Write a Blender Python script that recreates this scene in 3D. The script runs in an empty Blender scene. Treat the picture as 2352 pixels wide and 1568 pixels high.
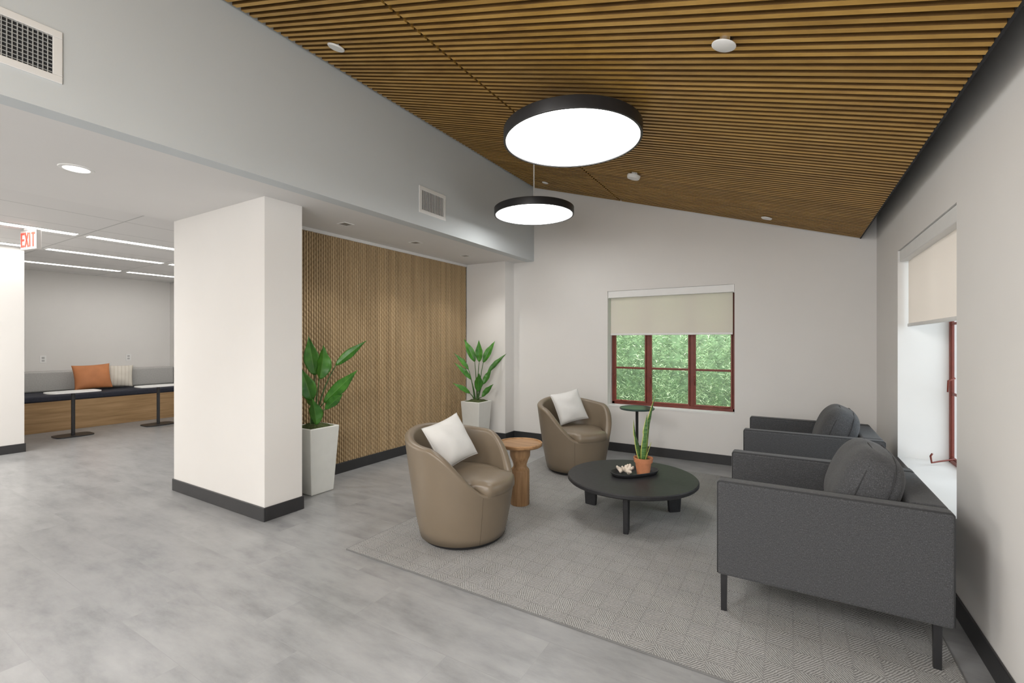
import bpy, math, random
from mathutils import Vector, Matrix, noise
random.seed(7)
scene = bpy.context.scene
COL = scene.collection
H = 1.35
CZ = lambda x: 2.34 + 0.308*(0.58-x)      # underside of the sloped slat ceiling

# ------------------------------------------------------------------ materials
def nt(name):
    m = bpy.data.materials.new(name); m.use_nodes = True
    t = m.node_tree; b = t.nodes['Principled BSDF']
    return m, t, b
def N(t, typ, **kw):
    n = t.nodes.new(typ)
    for k, v in kw.items(): setattr(n, k, v)
    return n
def L(t, a, b): t.links.new(a, b)
def c4(c): return (c[0], c[1], c[2], 1.0)
def coords(t, scale=(1,1,1), rot=(0,0,0)):
    tc = N(t, 'ShaderNodeTexCoord'); mp = N(t, 'ShaderNodeMapping')
    mp.inputs['Scale'].default_value = scale; mp.inputs['Rotation'].default_value = rot
    L(t, tc.outputs['Object'], mp.inputs['Vector']); return mp.outputs['Vector']
def ramp(t, fac, stops):
    r = N(t, 'ShaderNodeValToRGB'); e = r.color_ramp.elements
    e[0].position, e[0].color = stops[0][0], c4(stops[0][1])
    e[1].position, e[1].color = stops[-1][0], c4(stops[-1][1])
    for p, c in stops[1:-1]:
        x = e.new(p); x.color = c4(c)
    L(t, fac, r.inputs['Fac']); return r.outputs['Color']
def bump(t, b, h, strength=0.2, dist=0.01):
    bp = N(t, 'ShaderNodeBump'); bp.inputs['Strength'].default_value = strength
    bp.inputs['Distance'].default_value = dist
    L(t, h, bp.inputs['Height']); L(t, bp.outputs['Normal'], b.inputs['Normal'])
def noisetex(t, vec, scale, detail=4, rough=0.55):
    n = N(t, 'ShaderNodeTexNoise'); n.inputs['Scale'].default_value = scale
    n.inputs['Detail'].default_value = detail; n.inputs['Roughness'].default_value = rough
    L(t, vec, n.inputs['Vector']); return n.outputs['Fac']
def M(t, op, a, b=None):
    n = N(t, 'ShaderNodeMath', operation=op)
    for i, v in enumerate((a, b)):
        if v is None: continue
        if isinstance(v, (int, float)): n.inputs[i].default_value = v
        else: L(t, v, n.inputs[i])
    return n.outputs[0]
def mixc(t, fac, a, b, mode='MIX'):
    n = N(t, 'ShaderNodeMix', data_type='RGBA', blend_type=mode)
    for sock, v in ((n.inputs[0], fac), (n.inputs[6], a), (n.inputs[7], b)):
        if isinstance(v, (int, float)): sock.default_value = v
        elif isinstance(v, tuple): sock.default_value = c4(v)
        else: L(t, v, sock)
    return n.outputs[2]

def simple(name, col, rough=0.5, metal=0.0, var=0.06, scale=8, bmp=0.0, bscale=200, spec=0.5, sheen=0.0):
    m, t, b = nt(name)
    v = coords(t)
    f = noisetex(t, v, scale)
    lo = tuple(c*(1-var) for c in col); hi = tuple(min(1, c*(1+var)) for c in col)
    L(t, ramp(t, f, [(0.3, lo), (0.7, hi)]), b.inputs['Base Color'])
    b.inputs['Roughness'].default_value = rough; b.inputs['Metallic'].default_value = metal
    b.inputs['Specular IOR Level'].default_value = spec
    if sheen: b.inputs['Sheen Weight'].default_value = sheen
    if bmp: bump(t, b, noisetex(t, v, bscale), bmp, 0.003)
    return m
def emis(name, col, s):
    m, t, b = nt(name)
    b.inputs['Base Color'].default_value = c4(col)
    b.inputs['Emission Color'].default_value = c4(col); b.inputs['Emission Strength'].default_value = s
    return m

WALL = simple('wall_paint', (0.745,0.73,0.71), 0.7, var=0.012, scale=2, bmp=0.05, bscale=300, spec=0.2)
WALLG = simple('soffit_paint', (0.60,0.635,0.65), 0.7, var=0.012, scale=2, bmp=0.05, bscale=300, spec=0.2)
CEILW = simple('ceiling_paint', (0.74,0.73,0.72), 0.75, var=0.01, scale=2, spec=0.2)
WHITE = simple('white_enamel', (0.78,0.78,0.77), 0.4, var=0.02)
BASE = simple('baseboard_rubber', (0.028,0.028,0.03), 0.45, var=0.1)
BLACK = simple('black_metal', (0.018,0.018,0.02), 0.4, var=0.1)
BLACKW = simple('black_stained_wood', (0.024,0.024,0.026), 0.5, var=0.2, scale=30, spec=0.35)
DARK = simple('plenum_black', (0.02,0.02,0.023), 0.9, var=0.1)
CHROME = simple('brushed_metal', (0.6,0.6,0.6), 0.25, 1.0)
TAN = simple('tan_leather', (0.19,0.150,0.106), 0.36, var=0.04, scale=4, bmp=0.04, bscale=260)
SEAM = simple('leather_seam', (0.10,0.075,0.05), 0.6)
POTW = simple('white_ceramic', (0.70,0.71,0.68), 0.45, var=0.03)
TERRA = simple('terracotta', (0.50,0.20,0.095), 0.75, var=0.12, scale=20)
SOIL = simple('moss_soil', (0.055,0.075,0.02), 0.95, var=0.6, scale=60, bmp=0.8, bscale=80)
REDF = simple('red_brown_steel', (0.18,0.032,0.018), 0.45, var=0.15, scale=15)
PILW = simple('offwhite_linen', (0.66,0.655,0.64), 0.9, var=0.03, bmp=0.25, bscale=500, spec=0.1)
PILO = simple('rust_leather', (0.50,0.19,0.07), 0.6, var=0.08, scale=6)
NAVY = simple('navy_upholstery', (0.02,0.022,0.035), 0.8, var=0.2, scale=40)
BACKG = simple('grey_upholstery', (0.48,0.475,0.46), 0.9, var=0.08, scale=60)
CORAL = simple('bleached_coral', (0.66,0.58,0.49), 0.85, var=0.2, scale=40, bmp=0.5, bscale=90)
GRNTOP = simple('dark_green_enamel', (0.03,0.06,0.05), 0.3, var=0.1)
PLASTIC = simple('white_plastic', (0.8,0.8,0.79), 0.35, var=0.01)
GRILLE = simple('grille_dark', (0.02,0.021,0.023), 0.8)
LOUV = simple('grille_grey', (0.42,0.43,0.43), 0.5)

def fabric_grey():
    m, t, b = nt('charcoal_tweed')
    v = coords(t)
    f = noisetex(t, coords(t, (1,1,0.4)), 420, 2, 0.6)
    g = noisetex(t, coords(t, (1,1,6)), 60, 3, 0.7)
    fl = noisetex(t, coords(t, (1,1,3.5)), 110, 2, 0.5)
    col = ramp(t, f, [(0.36,(0.042,0.043,0.046)), (0.6,(0.075,0.077,0.081)), (0.76,(0.165,0.167,0.17))])
    col = mixc(t, 0.3, col, ramp(t, g, [(0.35,(0.044,0.045,0.049)),(0.72,(0.108,0.110,0.114))]))
    col = mixc(t, M(t,'MULTIPLY',M(t,'GREATER_THAN', fl, 0.66),0.35), col, (0.20,0.20,0.20))
    L(t, col, b.inputs['Base Color']); b.inputs['Roughness'].default_value = 0.95
    b.inputs['Specular IOR Level'].default_value = 0.15; b.inputs['Sheen Weight'].default_value = 0.12
    bump(t, b, f, 0.3, 0.0015); return m
TWEED = fabric_grey()
PIPING = simple('charcoal_piping', (0.035,0.036,0.038), 0.9)

def floor_mat():
    m, t, b = nt('grey_stone_vinyl')
    v = coords(t)
    br = N(t, 'ShaderNodeTexBrick'); L(t, v, br.inputs['Vector'])
    br.inputs['Scale'].default_value = 1.0; br.inputs['Brick Width'].default_value = 0.92; br.inputs['Row Height'].default_value = 0.31
    br.inputs['Mortar Size'].default_value = 0.0014; br.inputs['Mortar Smooth'].default_value = 0.5
    br.inputs['Color1'].default_value = (0.25,0.253,0.258,1); br.inputs['Color2'].default_value = (0.345,0.348,0.352,1)
    br.inputs['Mortar'].default_value = (0.18,0.18,0.18,1); br.offset = 0.37
    f = noisetex(t, coords(t, (1.2,1.8,1)), 1.5, 7, 0.62)
    vs = N(t, 'ShaderNodeVectorMath', operation='MULTIPLY'); L(t, br.outputs['Color'], vs.inputs[0]); vs.inputs[1].default_value = (40,60,0)
    va = N(t, 'ShaderNodeVectorMath', operation='ADD'); L(t, v, va.inputs[0]); L(t, vs.outputs[0], va.inputs[1])
    vm = N(t, 'ShaderNodeVectorMath', operation='MULTIPLY'); L(t, va.outputs[0], vm.inputs[0]); vm.inputs[1].default_value = (1.0,3.0,1.0)
    g = noisetex(t, vm.outputs[0], 2.3, 10, 0.66)
    cl = ramp(t, f, [(0.32,(0.185,0.190,0.197)), (0.5,(0.275,0.279,0.285)), (0.70,(0.35,0.354,0.359))])
    cl2 = ramp(t, g, [(0.30,(0.10,0.103,0.109)), (0.42,(0.215,0.219,0.225)), (0.52,(0.29,0.294,0.299)), (0.72,(0.385,0.389,0.393))])
    col = mixc(t, 0.6, cl, cl2); col = mixc(t, 0.18, col, br.outputs['Color'])
    L(t, col, b.inputs['Base Color']); b.inputs['Roughness'].default_value = 0.28
    b.inputs['Specular IOR Level'].default_value = 0.5
    bump(t, b, g, 0.03, 0.002); return m
FLOOR = floor_mat()

def rug_mat():
    m, t, b = nt('woven_herringbone_rug')
    v = coords(t)
    s = N(t, 'ShaderNodeSeparateXYZ'); L(t, v, s.inputs[0])
    x, y = s.outputs[0], s.outputs[1]
    bx = M(t, 'FLOOR', M(t, 'DIVIDE', x, 0.105)); by = M(t, 'FLOOR', M(t, 'DIVIDE', y, 0.13))
    par = M(t, 'MODULO', M(t, 'ABSOLUTE', M(t, 'ADD', bx, by)), 2.0)
    wob = M(t, 'MULTIPLY', noisetex(t, v, 25, 2), 0.016)
    a = M(t, 'ADD', M(t, 'ADD', x, M(t, 'MULTIPLY', y, 0.75)), wob)
    c = M(t, 'ADD', M(t, 'SUBTRACT', x, M(t, 'MULTIPLY', y, 0.75)), wob)
    k = 2*math.pi/0.0122
    sa = M(t, 'SINE', M(t, 'MULTIPLY', a, k)); sc = M(t, 'SINE', M(t, 'MULTIPLY', c, k))
    mx = N(t, 'ShaderNodeMix', data_type='FLOAT'); L(t, par, mx.inputs[0]); L(t, sa, mx.inputs[2]); L(t, sc, mx.inputs[3])
    fx = M(t, 'ABSOLUTE', M(t, 'SUBTRACT', M(t, 'FRACT', M(t, 'DIVIDE', x, 0.105)), 0.5))
    fy = M(t, 'ABSOLUTE', M(t, 'SUBTRACT', M(t, 'FRACT', M(t, 'DIVIDE', y, 0.13)), 0.5))
    edge = M(t, 'GREATER_THAN', M(t, 'MAXIMUM', fx, fy), 0.465)
    n1 = noisetex(t, v, 120, 4, 0.75)
    val = M(t, 'ADD', M(t, 'MULTIPLY', mx.outputs[0], 0.25), n1)
    col = ramp(t, val, [(0.15,(0.105,0.104,0.102)), (0.5,(0.305,0.302,0.296)), (0.85,(0.49,0.486,0.477))])
    col = mixc(t, M(t, 'MULTIPLY', edge, 0.2), col, (0.11,0.109,0.107))
    g = noisetex(t, v, 5, 4); col = mixc(t, 0.2, col, ramp(t, g, [(0.3,(0.22,0.219,0.216)),(0.7,(0.39,0.387,0.38))]))
    L(t, col, b.inputs['Base Color']); b.inputs['Roughness'].default_value = 1.0; b.inputs['Specular IOR Level'].default_value = 0.05
    bump(t, b, val, 0.5, 0.004); return m
RUG = rug_mat()
RUGE = simple('rug_binding', (0.15,0.149,0.147), 0.9)

def wood(name, lo, mid, hi, axis=0, rough=0.45, strip=None, stripaxis=1, sc=1.0, var=0.35, off=0.0, cross=14):
    m, t, b = nt(name)
    s = [cross*sc]*3; s[axis] = 0.9*sc
    v = coords(t, tuple(s))
    if strip:
        sp = N(t, 'ShaderNodeSeparateXYZ'); L(t, coords(t), sp.inputs[0])
        idn = M(t, 'FLOOR', M(t, 'DIVIDE', M(t, 'SUBTRACT', sp.outputs[stripaxis], off), strip))
        wn = N(t, 'ShaderNodeTexWhiteNoise', noise_dimensions='1D'); L(t, idn, wn.inputs['W'])
        va = N(t, 'ShaderNodeVectorMath', operation='SCALE'); va.inputs['Scale'].default_value = 9.0
        L(t, wn.outputs['Color'], va.inputs[0])
        vb = N(t, 'ShaderNodeVectorMath', operation='ADD'); L(t, v, vb.inputs[0]); L(t, va.outputs[0], vb.inputs[1]); v = vb.outputs[0]
    f = noisetex(t, v, 1.6, 7, 0.62)
    col = ramp(t, f, [(0.28, lo), (0.5, mid), (0.74, hi)])
    if strip:
        bc = N(t, 'ShaderNodeHueSaturation'); L(t, col, bc.inputs['Color'])
        L(t, M(t, 'ADD', M(t, 'MULTIPLY', wn.outputs['Value'], var), 1.0-var/2), bc.inputs['Value']); col = bc.outputs['Color']
    L(t, col, b.inputs['Base Color']); b.inputs['Roughness'].default_value = rough
    b.inputs['Specular IOR Level'].default_value = 0.3
    bump(t, b, f, 0.08, 0.002); return m
PERIOD = 0.053
YB = 5.53
FP = 0.027
SOFF = YB-0.012-PERIOD*100-0.01
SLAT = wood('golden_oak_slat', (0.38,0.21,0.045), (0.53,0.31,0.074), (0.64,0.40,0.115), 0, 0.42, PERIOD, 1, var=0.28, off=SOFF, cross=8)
SLATS = wood('slat_side_painted_shade', (0.092,0.047,0.012), (0.13,0.067,0.017), (0.17,0.09,0.025), 0, 0.6, PERIOD, 1, var=0.2, off=SOFF, cross=8)  # gap shade put into a darker colour for the slat sides
FLUTE = wood('fluted_oak', (0.38,0.27,0.15), (0.435,0.315,0.18), (0.49,0.365,0.22), 2, 0.55, FP, 1, var=0.22, off=2.32-FP*100)
FLUTEB = simple('fluted_backing', (0.10,0.06,0.032), 0.8, var=0.2)
BENCHW = wood('bench_oak', (0.24,0.145,0.065), (0.38,0.24,0.12), (0.50,0.33,0.18), 1, 0.5, sc=0.8)
ACACIA = wood('acacia', (0.19,0.105,0.05), (0.34,0.20,0.10), (0.48,0.30,0.165), 2, 0.45, sc=1.5)
ACACIAT = wood('acacia_top', (0.22,0.12,0.055), (0.36,0.205,0.10), (0.48,0.29,0.15), 0, 0.4, sc=1.5)

def tile_mat():
    m, t, b = nt('acoustic_tile')
    s = N(t, 'ShaderNodeSeparateXYZ'); L(t, coords(t), s.inputs[0])
    fx = M(t, 'ABSOLUTE', M(t, 'SUBTRACT', M(t, 'FRACT', M(t, 'DIVIDE', M(t, 'ADD', s.outputs[0], 20.0), 0.66)), 0.5))
    fy = M(t, 'ABSOLUTE', M(t, 'SUBTRACT', M(t, 'FRACT', M(t, 'DIVIDE', M(t, 'ADD', s.outputs[1], 18.45), 1.27)), 0.5))
    e = M(t, 'MAXIMUM', M(t, 'GREATER_THAN', fx, 0.489), M(t, 'GREATER_THAN', fy, 0.4945))
    L(t, mixc(t, e, (0.72,0.71,0.70), (0.50,0.50,0.49)), b.inputs['Base Color'])
    b.inputs['Roughness'].default_value = 0.9; return m
TILE = tile_mat()

def leaf_mat(name, a, bcol, rough=0.35):
    m, t, b = nt(name)
    f = noisetex(t, coords(t), 9, 3)
    at = N(t, 'ShaderNodeAttribute', attribute_name='rib')
    col = mixc(t, M(t, 'MULTIPLY', at.outputs['Fac'], 0.5), ramp(t, f, [(0.3, a), (0.7, bcol)]), (0.16,0.32,0.08))
    L(t, col, b.inputs['Base Color'])
    b.inputs['Roughness'].default_value = rough
    return m
LEAF = leaf_mat('broad_leaf_green', (0.024,0.12,0.014), (0.08,0.27,0.03))
STEM = leaf_mat('stem_green', (0.035,0.09,0.018), (0.06,0.14,0.035))
def snake_mat():
    m, t, b = nt('snake_leaf')
    uv = N(t, 'ShaderNodeAttribute', attribute_name='edge')
    f = noisetex(t, coords(t, (6,6,40)), 2.0, 3)
    inner = ramp(t, f, [(0.35,(0.03,0.10,0.02)), (0.65,(0.13,0.24,0.07))])
    L(t, mixc(t, M(t, 'GREATER_THAN', uv.outputs['Fac'], 0.6), inner, (0.55,0.55,0.14)), b.inputs['Base Color'])
    b.inputs['Roughness'].default_value = 0.4; return m
SNAKE = snake_mat()
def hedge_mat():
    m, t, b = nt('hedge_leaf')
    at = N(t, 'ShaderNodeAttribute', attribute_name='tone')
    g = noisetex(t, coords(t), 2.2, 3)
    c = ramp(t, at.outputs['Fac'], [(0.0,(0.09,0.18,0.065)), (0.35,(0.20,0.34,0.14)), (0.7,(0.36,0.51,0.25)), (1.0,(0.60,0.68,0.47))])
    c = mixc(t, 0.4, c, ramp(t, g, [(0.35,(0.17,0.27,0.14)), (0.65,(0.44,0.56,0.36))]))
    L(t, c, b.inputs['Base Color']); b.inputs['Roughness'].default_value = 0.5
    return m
HEDGE = hedge_mat()
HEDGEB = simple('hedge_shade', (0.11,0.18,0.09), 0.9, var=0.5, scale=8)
def stripe_mat():
    m, t, b = nt('striped_linen')
    s = N(t, 'ShaderNodeSeparateXYZ'); L(t, coords(t), s.inputs[0])
    f = M(t, 'FRACT', M(t, 'MULTIPLY', s.outputs[1], 20.0))
    L(t, mixc(t, M(t, 'LESS_THAN', f, 0.15), (0.66,0.62,0.55), (0.52,0.47,0.39)), b.inputs['Base Color'])
    b.inputs['Roughness'].default_value = 0.9; return m
STRIPE = stripe_mat()
def glass_mat():
    m, t, b = nt('window_glass'); out = t.nodes['Material Output']
    tr = N(t, 'ShaderNodeBsdfTransparent'); tr.inputs[0].default_value = (0.92,0.95,0.96,1)
    gl = N(t, 'ShaderNodeBsdfGlossy'); gl.inputs['Roughness'].default_value = 0.05
    mx = N(t, 'ShaderNodeMixShader'); mx.inputs[0].default_value = 0.02
    L(t, tr.outputs[0], mx.inputs[1]); L(t, gl.outputs[0], mx.inputs[2]); L(t, mx.outputs[0], out.inputs[0]); return m
GLASS = glass_mat()
def blind_mat():
    m, t, b = nt('roller_fabric'); out = t.nodes['Material Output']
    d = N(t, 'ShaderNodeBsdfDiffuse')
    l = N(t, 'ShaderNodeBsdfTranslucent'); l.inputs[0].default_value = (0.98,0.89,0.82,1)
    n = noisetex(t, coords(t), 400, 2)
    L(t, ramp(t, n, [(0.3,(0.82,0.80,0.755)),(0.7,(0.89,0.87,0.825))]), d.inputs[0])
    mx = N(t, 'ShaderNodeMixShader'); mx.inputs[0].default_value = 0.42
    L(t, d.outputs[0], mx.inputs[1]); L(t, l.outputs[0], mx.inputs[2])
    L(t, mx.outputs[0], out.inputs[0]); return m
BLIND = blind_mat()
LAMPE = emis('lamp_diffuser_glow', (1.0,0.99,0.965), 8.5)
LINE = emis('linear_light_glow', (1.0,0.975,0.93), 14.0)
DOWNE = emis('downlight_glow', (1.0,0.97,0.92), 3.0)
EXITR = emis('exit_red', (0.80,0.09,0.06), 0.15)
EXITW = simple('exit_white', (0.66,0.64,0.62), 0.4)

# ------------------------------------------------------------------ mesh helpers
def mk(name, V, F, mat, parent=None, smooth=False, loc=None, rot=None):
    me = bpy.data.meshes.new(name); me.from_pydata([tuple(v) for v in V], [], F); me.update()
    o = bpy.data.objects.new(name, me); COL.objects.link(o)
    for mm in (mat if isinstance(mat, (list, tuple)) else [mat]): me.materials.append(mm)
    if smooth: me.polygons.foreach_set('use_smooth', [True]*len(me.polygons))
    if parent: o.parent = parent
    if loc: o.location = loc
    if rot: o.rotation_euler = rot
    return o
def tag(o, label, cat, group=None, kind=None):
    o['label'] = label; o['category'] = cat
    if group: o['group'] = group
    if kind: o['kind'] = kind
    return o
def thing(name, loc, rz, label, cat, group=None):
    e = bpy.data.objects.new(name, None); e.empty_display_size = 0.1; COL.objects.link(e)
    e.location = loc; e.rotation_euler = (0,0,rz); return tag(e, label, cat, group)
def struct(o): o['kind'] = 'structure'; return o
def bev(o, w, seg=3, smooth=True):
    b = o.modifiers.new('bevel', 'BEVEL'); b.width = w; b.segments = seg; b.limit_method = 'ANGLE'; b.angle_limit = math.radians(40)
    if smooth:
        o.data.polygons.foreach_set('use_smooth', [True]*len(o.data.polygons))
        w2 = o.modifiers.new('wn', 'WEIGHTED_NORMAL'); w2.keep_sharp = True
    return o
def boxVF(x0,x1,y0,y1,z0,z1, off=0):
    V = [(x0,y0,z0),(x1,y0,z0),(x1,y1,z0),(x0,y1,z0),(x0,y0,z1),(x1,y0,z1),(x1,y1,z1),(x0,y1,z1)]
    F = [(0,3,2,1),(4,5,6,7),(0,1,5,4),(1,2,6,5),(2,3,7,6),(3,0,4,7)]
    return V, [tuple(i+off for i in f) for f in F]
def boxes(name, L_, mat, parent=None, bevel=0, **k):
    V, F = [], []
    for b in L_:
        v, f = boxVF(*b, off=len(V)); V += v; F += f
    o = mk(name, V, F, mat, parent, **k)
    if bevel: bev(o, bevel)
    return o
def lathe(name, prof, mat, parent=None, n=48, center=(0,0), cap=True, **k):
    V, F = [], []
    for r, z in prof:
        for i in range(n):
            a = 2*math.pi*i/n; V.append((center[0]+r*math.cos(a), center[1]+r*math.sin(a), z))
    for j in range(len(prof)-1):
        for i in range(n):
            F.append((j*n+i, j*n+(i+1)%n, (j+1)*n+(i+1)%n, (j+1)*n+i))
    if cap:
        if prof[0][0] > 1e-4: F.append(tuple(reversed(range(n))))
        if prof[-1][0] > 1e-4: F.append(tuple((len(prof)-1)*n+i for i in range(n)))
    o = mk(name, V, F, mat, parent, **k)
    o.data.polygons.foreach_set('use_smooth', [len(p.vertices) == 4 for p in o.data.polygons])
    e = o.modifiers.new('es', 'EDGE_SPLIT'); e.split_angle = math.radians(35)
    return o
def tubeVF(P, R, n=8, off=0):
    V, F = [], []
    P = [Vector(p) for p in P]
    if not isinstance(R, (list, tuple)): R = [R]*len(P)
    up = Vector((0.13,0.31,0.94)).normalized()
    for i, p in enumerate(P):
        T = (P[min(i+1, len(P)-1)] - P[max(i-1, 0)]).normalized()
        s = T.cross(up)
        if s.length < 0.05: s = T.cross(Vector((1,0,0)))
        s.normalize(); u = s.cross(T)
        for k in range(n):
            a = 2*math.pi*k/n; V.append(p + (s*math.cos(a)+u*math.sin(a))*R[i])
    for i in range(len(P)-1):
        for k in range(n):
            F.append((off+i*n+k, off+i*n+(k+1)%n, off+(i+1)*n+(k+1)%n, off+(i+1)*n+k))
    F.append(tuple(off+k for k in reversed(range(n)))); F.append(tuple(off+(len(P)-1)*n+k for k in range(n)))
    return V, F
def tubes(name, paths, mat, parent=None, n=8, **k):
    V, F = [], []
    for P, R in paths:
        v, f = tubeVF(P, R, n, len(V)); V += v; F += f
    return mk(name, V, F, mat, parent, smooth=True, **k)
def pillow(name, w, h, t, mat, parent=None, loc=(0,0,0), rot=(0,0,0), n=22, pinch=0.05, p=2.4, seed=0, wr_amp=0.014):
    """cushion in the local YZ plane, thickness along X"""
    V, F = [], []; idx = {}
    for sgn in (1, -1):
        for j in range(n+1):
            for i in range(n+1):
                u = -1+2*i/n; v = -1+2*j/n
                u = math.sin(u*math.pi/2)*0.6+u*0.4; v = math.sin(v*math.pi/2)*0.6+v*0.4
                border = i in (0,n) or j in (0,n)
                if border and sgn == -1: idx[(sgn,i,j)] = idx[(1,i,j)]; continue
                y = u*w/2*(1-pinch*(1-v*v)); z = v*h/2*(1-pinch*(1-u*u))
                f = max(0, (1-abs(u)**p))**0.5*max(0, (1-abs(v)**p))**0.5
                wr = noise.noise(Vector((y*9+seed, z*9, sgn*3)))*wr_amp
                x = sgn*(t/2*f + wr*f)
                idx[(sgn,i,j)] = len(V); V.append((x,y,z))
    for sgn in (1,-1):
        for j in range(n):
            for i in range(n):
                q = [idx[(sgn,i,j)], idx[(sgn,i+1,j)], idx[(sgn,i+1,j+1)], idx[(sgn,i,j+1)]]
                F.append(tuple(q if sgn == 1 else q[::-1]))
    return mk(name, V, F, mat, parent, smooth=True, loc=loc, rot=rot)
def pillow_edge(w, h, pinch, n=24):
    P = []
    def pt(u,v): return Vector((0, u*w/2*(1-pinch*(1-v*v)), v*h/2*(1-pinch*(1-u*u))))
    for k in range(n): P.append(pt(-1+2*k/n,-1))
    for k in range(n): P.append(pt(1,-1+2*k/n))
    for k in range(n): P.append(pt(1-2*k/n,1))
    for k in range(n+1): P.append(pt(-1,1-2*k/n))
    return P
def softbox(name, a, b, c, mat, parent, loc, rot, n=16, e=4.2, seed=3):
    """upholstered block: superellipsoid, crowned faces and soft wrinkles (half sizes a,b,c)"""
    V=[];F=[];key={}
    def add(p):
        d=(abs(p[0])**e+abs(p[1])**e+abs(p[2])**e)**(1/e)
        q=Vector((p[0]/d*a,p[1]/d*b,p[2]/d*c)); q*=1+0.035*noise.noise(q*11+Vector((seed,0,0)))
        q.x *= 1-0.28*max(0,(abs(q.z)/c))**2.5
        k=tuple(round(v,5) for v in p)
        if k not in key: key[k]=len(V); V.append(q)
        return key[k]
    for ax in range(3):
        for sg in (-1,1):
            for i in range(n):
                for j in range(n):
                    q=[]
                    for di,dj in ((0,0),(1,0),(1,1),(0,1)):
                        p=[0,0,0]; p[ax]=sg; p[(ax+1)%3]=-1+2*(i+di)/n; p[(ax+2)%3]=-1+2*(j+dj)/n; q.append(add(p))
                    F.append(tuple(q if sg==1 else q[::-1]))
    o=mk(name,V,F,mat,parent,smooth=True,loc=loc,rot=rot)
    s=o.modifiers.new('s','SUBSURF'); s.levels=1; s.render_levels=1
    return o
def duplicate(root, loc, rz, label=None):
    new = root.copy(); COL.objects.link(new); new.location = loc; new.rotation_euler = (0,0,rz)
    if label: new['label'] = label
    def rec(src, dst):
        for c in list(src.children):
            d = c.copy(); COL.objects.link(d); d.parent = dst; rec(c, d)
    rec(root, new); return new
def wallY(name, x0,x1,y0,y1,z0,z1, ox0,ox1,oz0,oz1, mat):
    return struct(boxes(name, [(x0,ox0,y0,y1,z0,z1),(ox1,x1,y0,y1,z0,z1),(ox0,ox1,y0,y1,z0,oz0),(ox0,ox1,y0,y1,oz1,z1)], mat))

# ------------------------------------------------------------------ room shell
XR, XS, XW = 0.71, -2.98, -3.95
ZS = 2.44
YF = -2.6
XO = 1.10
struct(boxes('floor', [(-10.6,XO,YF-0.2,5.9,-0.1,0)], FLOOR))
wallY('wall_back', -4.0, XO, YB, YB+0.27, 0, 4.0, -1.94,-0.51,0.56,1.975, WALL)
struct(boxes('wall_right', [(XR,XO,YF,3.09,0,3.2),(XR,XO,4.54,YB,0,3.2),(XR,XO,3.09,4.54,0,0.47),(XR,XO,3.09,4.54,2.04,3.2)], WALL))
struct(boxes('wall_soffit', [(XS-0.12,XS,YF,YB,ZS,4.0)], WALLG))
struct(boxes('wall_pier', [(XW,-3.30,5.30,YB,0,ZS)], WALL))
struct(boxes('wall_column', [(-4.79,-3.37,2.0,2.31,0,ZS)], WALL))
struct(boxes('wall_alcove', [(-4.79,XW-0.03,2.31,YB,0,ZS)], WALL))
struct(boxes('wall_front', [(-10.6,XO,YF-0.15,YF,0,4.0)], WALL))
struct(boxes('wall_nook', [(-10.6,-10.4,YF,4.27,0,2.6)], WALL))
struct(boxes('wall_nook_end', [(-10.6,-4.79,4.27,4.4,0,2.6)], WALL))
struct(boxes('wall_left', [(-10.4,-8.03,YF,1.75,0,2.5)], WALL))
struct(boxes('ceiling_soffit', [(-4.79,XS-0.12,YF,YB,ZS,ZS+0.08)], CEILW))
struct(boxes('ceiling_office', [(-10.6,-4.79,YF,4.4,2.5,2.6)], TILE))

# slat ceiling: golden faces, sides coloured dark as painted shade between slats
V, F = [], []
def slant(x0,x1,y0,y1,d0,d1):
    o = len(V)
    for (x,y,d) in [(x0,y0,d0),(x1,y0,d0),(x1,y1,d0),(x0,y1,d0),(x0,y0,d1),(x1,y0,d1),(x1,y1,d1),(x0,y1,d1)]:
        V.append((x,y,CZ(x)+d))
    for f in [(0,3,2,1),(4,5,6,7),(0,1,5,4),(1,2,6,5),(2,3,7,6),(3,0,4,7)]: F.append(tuple(i+o for i in f))
i = 0
while True:
    y0 = YB-0.012-(i+1)*PERIOD; i += 1
    if y0 < -2.3: break
    slant(-2.945,-1.765,y0,y0+0.027,0,0.07)
    slant(-1.745,0.58,y0,y0+0.027,0,0.07)
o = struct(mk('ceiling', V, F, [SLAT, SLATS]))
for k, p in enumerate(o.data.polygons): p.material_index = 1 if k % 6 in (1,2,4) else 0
V, F = [], []
slant(-3.1,0.56,YF,YB,0.102,0.14)
slant(0.50,0.72,YF,YB,0.40,0.46)
slant(0.50,0.53,YF,YB,0.12,0.42)
struct(mk('ceiling_plenum', V, F, DARK))
V, F = [], []
slant(-1.772,-1.738,YF,YB-0.01,0.03,0.10)
struct(mk('trim_1', V, F, DARK))
V, F = [], []
slant(0.581,0.590,YF,YB-0.005,0.0,0.12)
struct(mk('trim_4', V, F, DARK))

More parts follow.
